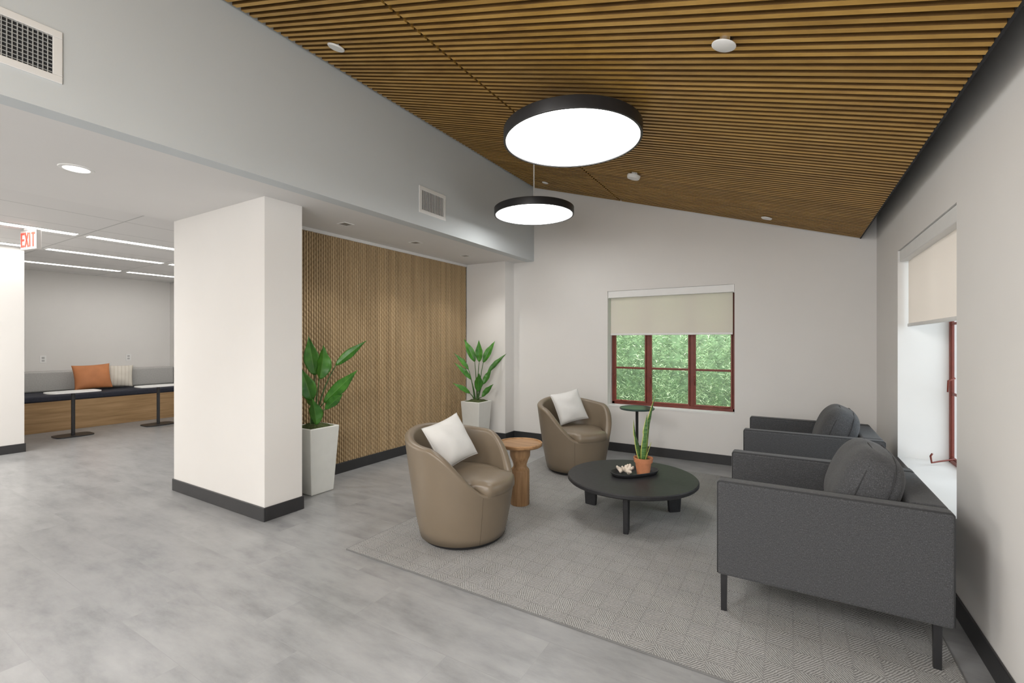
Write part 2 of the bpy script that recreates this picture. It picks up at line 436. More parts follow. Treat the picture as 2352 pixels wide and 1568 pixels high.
# fluted alcove wall
V, F = [], []
nz = 220; w = FP; y = 2.32; k = 0
while y + w < 5.298:
    base = len(V)
    ph = (k % 2)*math.pi
    for j in range(nz+1):
        z = 0.10 + (ZS-0.13)*j/nz
        sn = max(-1,min(1,1.6*math.sin(z*2*math.pi/0.052+ph)))
        hw = 0.0096 + 0.0017*sn
        d = 0.012 + 0.0024*sn
        yc = y+w/2
        V += [(XW-0.012,yc-hw,z),(XW-0.012+d,yc-hw*0.7,z),(XW-0.012+d,yc+hw*0.7,z),(XW-0.012,yc+hw,z)]
    for j in range(nz):
        for q in range(3):
            a = base+j*4+q; F.append((a,a+4,a+5,a+1))
    y += w; k += 1
o = mk('wall_fluted_panel', V, F, FLUTE); struct(o)
struct(boxes('wall_fluted_backing', [(XW-0.03,XW-0.012,2.31,5.30,0,ZS)], FLUTEB))
struct(boxes('trim_2', [(XW-0.012,XW+0.012,2.31,5.30,ZS-0.03,ZS)], CEILW))

# baseboards
BH, BT = 0.105, 0.012
def bb(name, *b): o = boxes(name, list(b), BASE); bev(o, 0.004, 2); return struct(o)
bb('baseboard_back', (-3.30,XR,YB-BT,YB,0,BH))
bb('baseboard_pier', (XW+0.012,-3.30+BT,5.30-BT,5.30,0,BH), (-3.30,-3.30+BT,5.30,YB-BT,0,BH))
bb('baseboard_right', (XR-BT,XR,YF,YB-BT,0,BH))
bb('baseboard_alcove', (XW-0.012,XW+0.012,2.31,5.30-BT,0,BH))
bb('baseboard_column', (-4.79-BT,-3.37+BT,2.0-BT,2.0,0,BH), (-3.37,-3.37+BT,2.0,2.31+BT,0,BH), (XW+0.012,-3.37,2.31,2.31+BT,0,BH), (-4.79-BT,-4.79,2.0,4.27,0,BH))
bb('baseboard_left', (-8.03,-8.03+BT,YF,1.75+BT,0,BH))

# ------------------------------------------------------------------ windows
def window_back():
    e = bpy.data.objects.new('window_1', None); COL.objects.link(e); e.location = (-1.225,5.73,0.56); e['kind']='structure'
    xs = [-0.715, -0.255, 0.25, 0.715]; zt = 1.415; zm = 0.46
    fr = [( -0.715,0.715,-0.03,0.03,0,0.035), (-0.715,0.715,-0.03,0.03,zt-0.035,zt), (-0.715,-0.68,-0.03,0.03,0,zt), (0.68,0.715,-0.03,0.03,0,zt)]
    for x in xs[1:3]: fr.append((x-0.024,x+0.024,-0.03,0.03,0.035,zt-0.035))
    bev(boxes('frame', fr, REDF, e), 0.004, 2)
    for k in range(3):
        a = xs[k]+ (0.035 if k==0 else 0.024); b = xs[k+1]-(0.035 if k==2 else 0.024)
        s = [(a,b,-0.045,-0.01,0.035,0.055),(a,b,-0.045,-0.01,zt-0.055,zt-0.035),(a,a+0.018,-0.045,-0.01,0.055,zt-0.055),(b-0.018,b,-0.045,-0.01,0.055,zt-0.055),
             (a+0.018,b-0.018,-0.04,-0.012,zm-0.012,zm+0.012),(a+0.018,b-0.018,-0.04,-0.012,zm+0.46,zm+0.48)]
        c = bev(boxes('casement', s, REDF, e), 0.003, 2)
        boxes('pane', [(a+0.016,b-0.016,-0.03,-0.026,0.05,zt-0.05)], GLASS, c)
        tubes('handle', [([(a+0.010,-0.045,0.38),(a+0.010,-0.075,0.36),(a+0.018,-0.08,0.28)],[0.008,0.007,0.005])], REDF, c, 6)
    tubes('stay', [([(-0.60,-0.04,0.05),(-0.5,-0.07,0.045),(-0.40,-0.04,0.05)],0.006)], REDF, e, 6)
    tubes('stay', [([(0.48,-0.04,0.05),(0.56,-0.09,0.04),(0.66,-0.04,0.05)],0.006)], REDF, e, 6)
window_back()
struct(boxes('trim_3', [(-1.94,-0.51,YB-0.004,5.70,0.548,0.562)], WHITE))
def window_right():
    e = bpy.data.objects.new('window_2', None); COL.objects.link(e); e.location = (1.005,3.815,0.47); e['kind']='structure'
    zt = 1.57; ys=[-0.725,-0.25,0.25,0.725]; zm=0.5
    fr = [(-0.004,0.02,-0.725,0.725,0,0.03),(-0.004,0.02,-0.725,0.725,zt-0.03,zt),(-0.004,0.02,-0.725,-0.695,0,zt),(-0.004,0.02,0.695,0.725,0,zt)]
    for y in ys[1:3]: fr.append((0.0,0.02,y-0.010,y+0.010,0.03,zt-0.03))
    bev(boxes('frame', fr, REDF, e), 0.002, 2)
    for k in range(3):
        a = ys[k]+ (0.030 if k==0 else 0.010); b = ys[k+1]-(0.030 if k==2 else 0.010)
        s = [(0.002,0.014,a,b,0.03,0.045),(0.002,0.014,a,b,zt-0.045,zt-0.03),(0.002,0.014,a,a+0.008,0.045,zt-0.045),(0.002,0.014,b-0.008,b,0.045,zt-0.045),
             (0.002,0.014,a+0.008,b-0.008,zm-0.009,zm+0.009),(0.002,0.014,a+0.008,b-0.008,zm+0.5,zm+0.518)]
        c = bev(boxes('casement', s, REDF, e), 0.002, 2)
        boxes('pane', [(0.006,0.008,a+0.006,b-0.006,0.04,zt-0.04)], GLASS, c)
    tubes('handle', [([(0.002,0.60,0.62),(-0.035,0.60,0.60),(-0.04,0.59,0.52)],[0.007,0.006,0.005])], REDF, e, 6)
    tubes('stay', [([(-0.0,0.60,0.045),(-0.09,0.55,0.03),(-0.14,0.52,0.02),(-0.15,0.50,0.07),(-0.14,0.50,0.09)],0.006)], REDF, e, 6)
window_right()

def blind(name, loc, rz, w, drop, label):
    e = thing(name, loc, rz, label, 'blind', 'window roller blinds')
    c = boxes('cassette', [(-w/2,w/2,-0.005,0.07,-0.085,0)], WHITE, e, 0.006)
    boxes('fabric', [(-w/2+0.02,w/2-0.02,0.045,0.047,-drop,-0.06)], BLIND, e)
    boxes('bottom_bar', [(-w/2+0.02,w/2-0.02,0.038,0.054,-drop-0.018,-drop+0.006)], WHITE, e, 0.004)
    for s in (-1,1): boxes('bracket', [(s*(w/2-0.004)-0.003,s*(w/2-0.004)+0.003,-0.008,0.075,-0.09,0)], PLASTIC, e)
    return e
blind('roller_blind', (-1.225,YB+0.015,1.975), 0, 1.425, 0.53, 'cream roller blind half lowered over red-framed garden window')
blind('roller_blind', (XR+0.015,3.815,2.04), -math.pi/2, 1.445, 0.56, 'cream roller blind half lowered in deep window beside grey armchairs')

# ------------------------------------------------------------------ exterior
rh = random.Random(3); V=[]; F=[]; TN=[]
def leafcard(p, d, ln, wd, tone):
    d = d.normalized(); s = d.cross(Vector((rh.uniform(-1,1),rh.uniform(-1,1),rh.uniform(-1,1)))).normalized()*wd
    nrm = s.cross(d).normalized()*wd*0.5; dr=Vector((0,0,-rh.uniform(0.0,0.3)*ln))
    b = len(V); V.extend([p, p+d*ln*0.4+s+nrm, p+d*ln+dr, p+d*ln*0.4-s+nrm, p+d*ln*0.4]); TN.extend([tone]*5)
    F.extend([(b,b+1,b+4),(b+1,b+2,b+4),(b+4,b+2,b+3),(b,b+4,b+3)])
for s in range(2300):
    x = rh.uniform(-3.6,0.9); z = rh.uniform(0.0,2.3); dpt = rh.random(); yy = 6.5+dpt*0.6
    lean = Vector((rh.uniform(-0.8,0.8), rh.uniform(-0.5,0.2), rh.uniform(0.4,1.4))).normalized(); p = Vector((x,yy,z)); hue = rh.random()
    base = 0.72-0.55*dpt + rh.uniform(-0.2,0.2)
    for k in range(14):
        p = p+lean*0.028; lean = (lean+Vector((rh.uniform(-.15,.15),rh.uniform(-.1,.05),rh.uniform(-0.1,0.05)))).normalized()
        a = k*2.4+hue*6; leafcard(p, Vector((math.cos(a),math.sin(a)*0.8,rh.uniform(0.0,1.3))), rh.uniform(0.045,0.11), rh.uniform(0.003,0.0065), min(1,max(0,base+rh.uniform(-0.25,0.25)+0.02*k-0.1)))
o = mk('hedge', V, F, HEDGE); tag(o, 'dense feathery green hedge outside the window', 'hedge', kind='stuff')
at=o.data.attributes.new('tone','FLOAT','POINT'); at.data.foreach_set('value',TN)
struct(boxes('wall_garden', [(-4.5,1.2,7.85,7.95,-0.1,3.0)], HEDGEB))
struct(boxes('floor_garden', [(-4.5,4.5,5.95,7.85,-0.15,-0.1),(XO+.05,4.5,0.0,5.95,-0.15,-0.1)], simple('garden_soil',(0.35,0.33,0.28),0.95)))

# ------------------------------------------------------------------ rug
e = thing('area_rug', (-0.93,3.51,0), 0, 'grey woven area rug with herringbone block pattern', 'rug')
boxes('pile', [(-1.524,1.524,-1.504,1.504,0,0.009)], RUG, e)
bev(boxes('binding', [(-1.53,1.53,-1.51,-1.504,0,0.0085),(-1.53,1.53,1.504,1.51,0,0.0085),(-1.53,-1.524,-1.504,1.504,0,0.0085),(1.524,1.53,-1.504,1.504,0,0.0085)], RUGE, e), 0.002, 2, False)

# ------------------------------------------------------------------ pendants
def pendant(loc, R, label):
    x,y,z = loc
    e = thing('pendant_lamp', loc, 0, label, 'lamp', 'round disc pendant lamps')
    lathe('lamp_shade', [(R-0.014,0.02),(R-0.014,0.0),(R,0.0),(R+0.001,0.004),(R+0.001,0.070),(R-0.004,0.074),(0.0,0.076)], BLACK, e, 96, cap=False)
    lathe('diffuser', [(0.0,0.006),(R-0.017,0.006),(R-0.015,0.012),(0.0,0.014)], LAMPE, e, 96)
    zt = CZ(x)-z
    lathe('rod', [(0.0065,0.07),(0.0065,zt+0.09)], WHITE, e, 12)
    return e
pendant((-1.20,2.74,2.635), 0.44, 'large round black-rimmed disc pendant lamp, glowing white')
pendant((-2.275,4.22,2.66), 0.412, 'round black-rimmed disc pendant on a thin white rod')

# ------------------------------------------------------------------ small ceiling fittings
def disc(name, x, y, r, drop, label, cat, stem=False, thick=0.010):
    e = thing(name, (x,y,CZ(x)), 0, label, cat)
    e.rotation_euler = (0, math.atan(0.308), 0)
    lathe('cover', [(0,-drop-thick),(r*0.9,-drop-thick),(r,-drop-thick*0.5),(r,-drop),(0,-drop)], PLASTIC, e, 32)
    lathe('stem', [(r*0.62 if stem else r*0.45,-drop),(r*0.62 if stem else r*0.45,0.05)], CHROME if stem else PLASTIC, e, 24)
    return e
disc('sprinkler_cover', -2.58,2.02,0.055,0.006,'small white round sprinkler cover on the wood slat ceiling','sprinkler')
disc('sprinkler_cover', -0.224,2.07,0.048,0.022,'white round sprinkler plate on a short chrome collar','sprinkler',True,0.006)
disc('smoke_detector', -1.216,4.2,0.06,0.02,'white round smoke detector on the wood slat ceiling','smoke detector',False,0.03)
disc('sprinkler_cover', -2.57,5.06,0.04,0.006,'small white round sprinkler cover near the back wall','sprinkler')
disc('sprinkler_cover', -0.19,5.2,0.05,0.006,'small white round sprinkler cover near the low ceiling edge','sprinkler')
LENS = simple('lens_dim',(0.25,0.25,0.25),0.3)
for y in (2.865,3.80,4.71):
    e = thing('recessed_downlight', (-3.53,y,ZS), 0, 'small square recessed downlight washing the fluted wood wall', 'light', 'square alcove downlights')
    boxes('trim_ring', [(-0.055,0.055,-0.055,-0.043,-0.004,0.0),(-0.055,0.055,0.043,0.055,-0.004,0),(-0.055,-0.043,-0.043,0.043,-0.004,0),(0.043,0.055,-0.043,0.043,-0.004,0)], WHITE, e)
    boxes('lens', [(-0.043,0.043,-0.043,0.043,-0.002,0.0)], LENS, e)
    sp = bpy.data.lights.new('alcove_spot','SPOT'); sp.energy = 34; sp.spot_size = math.radians(110); sp.spot_blend = 0.9; sp.shadow_soft_size = 0.04; sp.color=(1,0.97,0.92)
    so = bpy.data.objects.new('alcove_spot', sp); COL.objects.link(so); so.location = (-3.53,y,ZS-0.02); so.rotation_euler = (0,math.radians(-12),0)
e = thing('recessed_downlight', (-3.85,1.07,ZS), 0, 'round recessed downlight with reflective baffle', 'light')
lathe('trim_ring', [(0.066,-0.0),(0.066,-0.006),(0.085,-0.005),(0.088,0.0)], WHITE, e, 40, cap=False)
lathe('lens', [(0,-0.002),(0.066,-0.002),(0.066,0.0)], DOWNE, e, 40)

# vents on soffit wall
def vent(y0,y1,z0,z1,label,grid):
    yc=(y0+y1)/2; zc=(z0+z1)/2; hy=(y1-y0)/2; hz=(z1-z0)/2
    e = thing('air_vent', (XS,yc,zc), 0, label, 'vent')
    m = 0.035
    boxes('frame', [(0,0.008,-hy,hy,-hz,-hz+m),(0,0.008,-hy,hy,hz-m,hz),(0,0.008,-hy,-hy+m,-hz+m,hz-m),(0,0.008,hy-m,hy,-hz+m,hz-m)], PLASTIC, e, 0.003)
    boxes('duct', [(0.0,0.001,-hy+m,hy-m,-hz+m,hz-m)], GRILLE, e)
    B=[]; y=-hy+m+0.006
    while y < hy-m-0.004:
        B.append((0.003,0.007,y,y+0.0035,-hz+m,hz-m)); y += 0.0165
    if grid:
        z=-hz+m+0.006
        while z < hz-m-0.004:
            B.append((0.002,0.005,-hy+m,hy-m,z,z+0.0035)); z += 0.0185
    boxes('louvers', B, LOUV if grid else PLASTIC, e)
vent(0.27,0.777,2.577,2.825,'white metal air vent with square grid louvers',True)
vent(3.252,3.641,2.565,2.82,'white metal air vent with vertical louvers',False)

# ------------------------------------------------------------------ office area
for (X,ranges) in ((-6.54,((0.63,1.83),(1.9,3.14),(3.22,4.2))),(-7.86,((0.63,1.83),(1.9,3.14),(3.22,4.2))),(-9.34,((1.9,3.14),(3.22,4.2)))):
    for a,b in ranges:
        e = thing('linear_ceiling_light', (X,(a+b)/2,2.5), 0, 'long slim white linear light set in tile ceiling', 'light', 'office linear ceiling lights')
        hl=(b-a)/2
        boxes('housing', [(-0.075,-0.06,-hl,hl,-0.008,0),(0.06,0.075,-hl,hl,-0.008,0),(-0.06,0.06,-hl,-hl+0.012,-0.008,0),(-0.06,0.06,hl-0.012,hl,-0.008,0)], WHITE, e)
        boxes('diffuser', [(-0.06,0.06,-hl+0.012,hl-0.012,-0.006,0)], LINE, e)

# exit sign
e = thing('exit_sign', (-6.62,1.49,2.5), math.radians(11), 'white ceiling-hung exit sign with red letters', 'sign')
boxes('canopy', [(-0.06,0.06,-0.03,0.03,-0.02,0)], PLASTIC, e, 0.003)
boxes('panel', [(-0.14,0.14,-0.02,0.02,-0.215,-0.02)], EXITW, e, 0.004)
def letters(parent):
    V=[]; F=[]
    def bar(x0,z0,x1,z1,w):
        d=Vector((x1-x0,0,z1-z0)).normalized(); n=Vector((-d.z,0,d.x))*w/2
        a=Vector((x0,0,z0)); b=Vector((x1,0,z1)); o=len(V)
        for yy in (-0.0225,-0.0195):
            for p in (a-n,a+n,b+n,b-n): V.append((p.x,yy,p.z))
        F.extend([(o,o+1,o+2,o+3),(o+7,o+6,o+5,o+4),(o,o+4,o+5,o+1),(o+1,o+5,o+6,o+2),(o+2,o+6,o+7,o+3),(o+3,o+7,o+4,o)])
    zb,zt,zm=-0.19,-0.045,-0.1175; w=0.022
    bar(-0.118,zb,-0.118,zt,w)
    for z in (zb+0.01,zm,zt-0.01): bar(-0.118,z,-0.07,z,w)
    bar(-0.055,zb,0.0,zt,w); bar(-0.055,zt,0.0,zb,w)
    bar(0.026,zb,0.026,zt,w)
    bar(0.085,zb,0.085,zt,w); bar(0.052,zt-0.01,0.118,zt-0.01,w)
    mk('lettering', V, F, EXITR, parent)
letters(e)

# bench
e = thing('bench', (-9.9,3.0,0), 0, 'built-in oak bench with navy seat and grey back cushion', 'bench')
boxes('base', [(-0.49,0.45,-1.24,1.26,0,0.45)], BENCHW, e, 0.004)
boxes('seat', [(-0.49,0.46,-1.24,1.26,0.45,0.54)], NAVY, e, 0.025)
boxes('backrest', [(-0.49,-0.30,-1.24,1.26,0.54,0.87)], BACKG, e, 0.03)
o = pillow('throw_pillow', 0.48,0.43,0.16,PILO,None,(-9.93,2.96,0.765),(math.radians(3),math.radians(-20),math.radians(-8)),seed=5,pinch=0.07)
tag(o,'rust orange leather throw pillow on the built-in bench','pillow')
o = pillow('throw_pillow', 0.44,0.39,0.13,STRIPE,None,(-10.0,3.31,0.755),(math.radians(-3),math.radians(-18),math.radians(-12)),seed=6,pinch=0.07)
tag(o,'cream striped throw pillow on the built-in bench','pillow')
def cafe(loc):
    e = thing('side_table', loc, 0, 'small white-topped table with slim dark pedestal beside the bench', 'table', 'small pedestal tables by the bench')
    n=40
    def rr(hx,hy,z,r=0.09):
        P=[]
        for k in range(n):
            a=2*math.pi*k/n; cx=math.copysign(abs(math.cos(a))**0.45,math.cos(a)); cy=math.copysign(abs(math.sin(a))**0.45,math.sin(a))
            P.append((hx*cx,hy*cy,z))
        return P
    def slab(name,hx,hy,z0,z1,mat):
        V=rr(hx,hy,z0)+rr(hx,hy,z1); F=[tuple(reversed(range(n))),tuple(range(n,2*n))]+[(k,(k+1)%n,n+(k+1)%n,n+k) for k in range(n)]
        return mk(name,V,F,mat,e)
    slab('table_top',0.19,0.29,0.624,0.638,PLASTIC)
    lathe('pole',[(0.022,0.012),(0.022,0.624)],BLACK,e,20)
    slab('table_base',0.17,0.21,0,0.014,BLACK)
    return e
c1 = cafe((-8.80,2.41,0)); duplicate(c1,(-8.80,3.45,0),0)
OG = simple('outlet_grey',(0.45,0.45,0.45))
for y in (2.48,3.61):
    e = thing('wall_outlet', (-10.4,y,1.06), 0, 'white wall outlet above the bench', 'outlet', 'wall outlets above the bench')
    boxes('faceplate', [(0,0.006,-0.038,0.038,-0.06,0.06)], PLASTIC, e, 0.002)
    boxes('socket', [(0.005,0.008,-0.017,0.017,0.008,0.038),(0.005,0.008,-0.017,0.017,-0.038,-0.008)], OG, e)

# ------------------------------------------------------------------ tub chair
def smooth(x): x=max(0,min(1,x)); return x*x*(3-2*x)
def tubchair(loc, rz, label):
    e = thing('tub_chair', loc, rz, label, 'chair', 'tan leather tub chairs')
    n=120
    Rb, Rt = 0.285, 0.405
    def R(z,a):
        base = Rb+(Rt-Rb)*(max(z,0)/0.72)**0.75
        return base*(1.0+0.015*math.cos(2*a+math.pi))
    def rim(a):
        d = math.degrees(abs((a+math.pi)%(2*math.pi)-math.pi))   # 0 = front
        k = smooth((d-28)/66)
        back = smooth((d-80)/100)
        return 0.36 + 0.305*k + 0.07*back
    V=[];F=[]
    for i in range(n):
        a=2*math.pi*i/n; h=rim(a); col=[]
        d = math.degrees(abs((a+math.pi)%(2*math.pi)-math.pi)); kk=smooth((d-26)/24)
        th = 0.03+0.035*kk
        for s in range(9):
            z=0.03+(h-0.028-0.03)*s/8; col.append((R(z,a),z))
        ro=R(h,a)
        for s in range(1,8):
            t=s/8*math.pi; col.append((ro-th/2+math.cos(t)*th/2, h-0.028+math.sin(t)*0.028))
        ri=ro-th
        for s in range(5):
            z=(h-0.028)+(0.30-(h-0.028))*s/4; col.append((ri-0.046*s/4*kk,z))
        for r,z in col: V.append((r*math.cos(a),r*math.sin(a),z))
        m=len(col)
    for i in range(n):
        for s in range(m-1):
            a=i*m+s; b=((i+1)%n)*m+s; F.append((a,b,b+1,a+1))
    F.append(tuple(i*m for i in reversed(range(n))))
    mk('shell', V, F, TAN, e, smooth=True)
    lathe('base', [(0.26,0.0),(0.272,0.005),(0.278,0.03),(0,0.03)], BLACK, e, 48)
    V=[];F=[]
    prof=[(0.90,0.33),(1.0,0.35),(1.0,0.385),(0.985,0.41),(0.94,0.427),(0.7,0.44),(0.4,0.445),(0.12,0.446)]
    for f,z in prof:
        for i in range(n):
            a=2*math.pi*i/n; d=math.degrees(abs((a+math.pi)%(2*math.pi)-math.pi)); kk=smooth((d-26)/20)
            ro=(R(0.39,a)+0.002)*(1-kk)+(R(0.42,a)-0.083)*kk
            V.append((ro*f*math.cos(a),ro*f*math.sin(a),z))
    for s in range(len(prof)-1):
        for i in range(n): F.append((s*n+i,s*n+(i+1)%n,(s+1)*n+(i+1)%n,(s+1)*n+i))
    F.append(tuple((len(prof)-1)*n+i for i in range(n)))
    mk('seat', V, F, TAN, e, smooth=True)
    for ang in (-36,36):
        a=math.radians(ang); P=[]
        for s in range(12):
            z=0.03+(rim(a)-0.05)*s/11; r=R(z,a)-0.0004; P.append((r*math.cos(a),r*math.sin(a),z))
        tubes('seam', [(P,0.0015)], SEAM, e, 6)
    return e
t1 = tubchair((-1.955,2.585,0.009), math.radians(4), 'tan leather swivel tub chair with white pillow, on the rug edge')
t2 = duplicate(t1, (-1.93,4.50,0.009), math.radians(-32), 'tan leather swivel tub chair with white pillow, near the window')
def wpillow(loc, rot, seed, label, S):
    o = pillow('throw_pillow',S,S,0.15,PILW,None,loc,rot,seed=seed,pinch=0.08,wr_amp=0.022); tag(o,label,'pillow','white pillows on tub chairs')
    P = pillow_edge(S,S,0.08); s=tubes('piping',[(P,0.0025)],PILW,o,6)
wpillow((-2.065,2.58,0.64),(math.radians(14),math.radians(-28),math.radians(-16)),1,'off-white linen pillow leaning in the nearer tan tub chair',0.335)
wpillow((-2.045,4.60,0.645),(math.radians(10),math.radians(-26),math.radians(-40)),2,'off-white linen pillow leaning in tan tub chair by the window',0.35)

# ------------------------------------------------------------------ armchairs
def armchair(loc, label):
    e = thing('armchair', loc, 0, label, 'chair', 'charcoal grey armchairs')
    D0,D1,W = -0.44,0.44,0.78
    for y0 in (0.0, W-0.085):
        a = boxes('arm', [(D0,D1,y0,y0+0.085,0.19,0.655)], TWEED, e); bev(a,0.018,4)
        for yy in (y0+0.006, y0+0.079):
            P=[(D0+0.006,yy,0.20),(D0+0.006,yy,0.645),(D0+0.012,yy,0.651),(D1-0.012,yy,0.651),(D1-0.006,yy,0.645),(D1-0.006,yy,0.20)]
            tubes('piping', [(P,0.0036)], PIPING, a, 6)
    bev(boxes('backrest', [(D1-0.13,D1,0.085,W-0.085,0.19,0.655)], TWEED, e),0.02,4)
    bev(boxes('seat_base', [(D0+0.02,D1-0.13,0.085,W-0.085,0.19,0.30)], TWEED, e),0.015,3)
    bev(boxes('seat', [(D0+0.005,D1-0.13,0.09,W-0.09,0.30,0.455)], TWEED, e),0.035,4)
    c = softbox('back_cushion', 0.125,0.292,0.20,TWEED,e,(0.175,W/2,0.636),(0,math.radians(20),0))
    for xs in (-0.055,0.055):
        P=[]
        for k in range(61):
            t=2*math.pi*k/60; cy,cz=math.cos(t),math.sin(t); d=(abs(cy)**4.2+abs(cz)**4.2)**(1/4.2)
            P.append((xs*(1-0.28*abs(cz/d)**2.5),cy/d*0.289,cz/d*0.1975))
        tubes('cushion_piping', [(P,0.0028)], PIPING, c, 6)
    for (x,y) in ((D0+0.03,0.045),(D0+0.03,W-0.045),(D1-0.05,0.045),(D1-0.05,W-0.045)):
        V=[];h=0.0145
        for z,s in ((0,0.9),(0.195,1.0)):
            V += [(x-h*s,y-h*s*0.7,z),(x+h*s,y-h*s*0.7,z),(x+h*s,y+h*s*0.7,z),(x-h*s,y+h*s*0.7,z)]
        mk('leg', V, [(0,3,2,1),(4,5,6,7),(0,1,5,4),(1,2,6,5),(2,3,7,6),(3,0,4,7)], BLACK, e)
    return e
a1 = armchair((0.13,2.475,0.009), 'charcoal tweed armchair with slim arms and black metal legs')
duplicate(a1, (0.13,4.02,0.009), 0, 'charcoal tweed armchair with slim arms near the back wall')

# ------------------------------------------------------------------ coffee table
e = thing('coffee_table', (-1.05,3.54,0.009), 0, 'low round black wooden coffee table with three slab legs', 'table')
lathe('table_top', [(0,0.262),(0.46,0.262),(0.482,0.268),(0.49,0.276),(0.49,0.294),(0.484,0.301),(0,0.301)], BLACKW, e, 96)
for ang in (-79, 40, 172):
    a=math.radians(ang); c,s=math.cos(a),math.sin(a); V=[]
    for z,r0,r1 in ((0,0.31,0.40),(0.262,0.29,0.42)):
        for r,w2 in ((r0,-0.018),(r1,-0.018),(r1,0.018),(r0,0.018)):
            V.append((r*c-w2*s, r*s+w2*c, z))
    bev(mk('leg', V, [(0,3,2,1),(4,5,6,7),(0,1,5,4),(1,2,6,5),(2,3,7,6),(3,0,4,7)], BLACKW, e),0.006,2)
TZ = 0.31
e = thing('serving_tray', (-1.04,3.59,TZ), math.radians(52), 'black oval tray with raised rim on the coffee table', 'tray')
V=[];F=[];n=56;prof=[(0.0,0.002),(0.5,0.002),(0.80,0.003),(0.86,0.008),(0.97,0.03),(1.0,0.031),(1.0,0.026),(0.9,0.0),(0.5,0.0)]
for f,z in prof[1:]:
    for i in range(n):
        a=2*math.pi*i/n; cx=math.copysign(abs(math.cos(a))**0.8,math.cos(a)); cy=math.copysign(abs(math.sin(a))**0.8,math.sin(a))
        V.append((0.205*f*cx,0.105*f*cy,z))
for s in range(len(prof)-2):
    for i in range(n): F.append((s*n+i,(s+1)*n+i,(s+1)*n+(i+1)%n,s*n+(i+1)%n))
F.append(tuple(range(n))); F.append(tuple((len(prof)-2)*n+i for i in reversed(range(n))))
mk('tray_body',V,F,BLACKW,e,smooth=True)
rc = random.Random(11); paths=[]
for k in range(11):
    a=rc.uniform(0,6.28); P=[];R=[]; p=Vector((rc.uniform(-0.03,0.03),rc.uniform(-0.025,0.025),0.020)); d=Vector((math.cos(a),math.sin(a),rc.uniform(0.1,1.1))).normalized()
    for s in range(6):
        P.append(p.copy()); R.append(0.015*(1-0.10*s)+rc.uniform(0,0.004)); d=(d+Vector((rc.uniform(-.5,.5),rc.uniform(-.5,.5),rc.uniform(-.3,.4)))).normalized(); p=p+d*0.014
        p.z=max(p.z,0.018)
    paths.append((P,R))
o = tubes('coral', paths, CORAL, None, 8, loc=(-1.09,3.53,TZ+0.003)); tag(o,'bleached white branching coral piece on the black tray','coral')
ss=o.modifiers.new('s','SUBSURF'); ss.levels=1; ss.render_levels=1
e = thing('potted_snake_plant', (-0.975,3.60,TZ+0.003), math.radians(31), 'snake plant in a small terracotta pot on the black tray', 'plant')
lathe('pot', [(0,0),(0.047,0),(0.062,0.10),(0.070,0.10),(0.074,0.135),(0.066,0.135),(0.062,0.115),(0,0.112)], TERRA, e, 40)
lathe('soil', [(0.0,0.122),(0.064,0.118)], SOIL, e, 24, cap=False)
def blade(name, base, tip, wmax, roll, parent, bend=0.0):
    V=[];F=[];E=[]; base=Vector(base); tip=Vector(tip); n=16
    for s in range(n+1):
        t=s/n; p=base.lerp(tip,t)+Vector((math.cos(roll+1.57),math.sin(roll+1.57),0))*bend*math.sin(math.pi*t)
        w=wmax*(0.55+0.45*math.sin(math.pi*min(1,t*1.4+0.1)) if t<0.6 else 1.0)*(1 if t<0.55 else max(0.02,(1-((t-0.55)/0.45)**1.6)))
        tw = roll+0.6*t; ax=Vector((math.cos(tw),math.sin(tw),0)); nr=Vector((-math.sin(tw),math.cos(tw),0))
        for q in (-1,-0.72,0,0.72,1):
            V.append(p+ax*w*q+nr*w*0.35*(q*q)); E.append(1.0 if abs(q)>0.9 else (0.45 if abs(q)>0.5 else 0.0))
    for s in range(n):
        for q in range(4): a=s*5+q; F.append((a,a+1,a+6,a+5))
    o=mk(name,V,F,SNAKE,parent,smooth=True)
    at=o.data.attributes.new('edge','FLOAT','POINT'); at.data.foreach_set('value',E)
    sm=o.modifiers.new('sol','SOLIDIFY'); sm.thickness=0.002
    return o
blade('leaf',(0.01,0.0,0.11),(0.10,0.02,0.61),0.027,0.3,e,0.02)
blade('leaf',(-0.005,-0.015,0.11),(0.03,0.0,0.47),0.024,-0.2,e,-0.015)
blade('leaf',(-0.02,0.0,0.11),(-0.075,0.0,0.43),0.021,0.5,e,0.01)
blade('leaf',(-0.01,0.015,0.11),(-0.05,0.03,0.30),0.019,0.1,e,0)
blade('leaf',(0.02,-0.01,0.11),(0.055,-0.03,0.26),0.017,0.9,e,0)

# ------------------------------------------------------------------ small tables
e = thing('accent_table', (-1.91,3.30,0.009), 0, 'round acacia wood accent table with carved hourglass pedestal', 'table')
lathe('pedestal', [(0.076,0.0),(0.078,0.006),(0.078,0.275),(0.075,0.287),(0.062,0.300),(0.056,0.312),(0.056,0.328),(0.064,0.355),(0.083,0.40),(0.087,0.475)], ACACIA, e, 40)
lathe('table_top', [(0,0.472),(0.17,0.475),(0.183,0.485),(0.186,0.503),(0.182,0.510),(0.174,0.509),(0.170,0.500),(0,0.498)], ACACIAT, e, 64)
e = thing('drink_table', (-1.385,4.87,0.0095), 0, 'slim black pedestal table with round dark green top', 'table')
lathe('table_base', [(0.0,0),(0.14,0),(0.14,0.01),(0.02,0.018),(0.014,0.025)], BLACK, e, 40)
lathe('pole', [(0.015,0.02),(0.015,0.60),(0.03,0.625)], BLACK, e, 20)
lathe('table_top', [(0,0.622),(0.175,0.622),(0.18,0.628),(0.18,0.638),(0.174,0.642),(0.170,0.638),(0,0.636)], GRNTOP, e, 56)

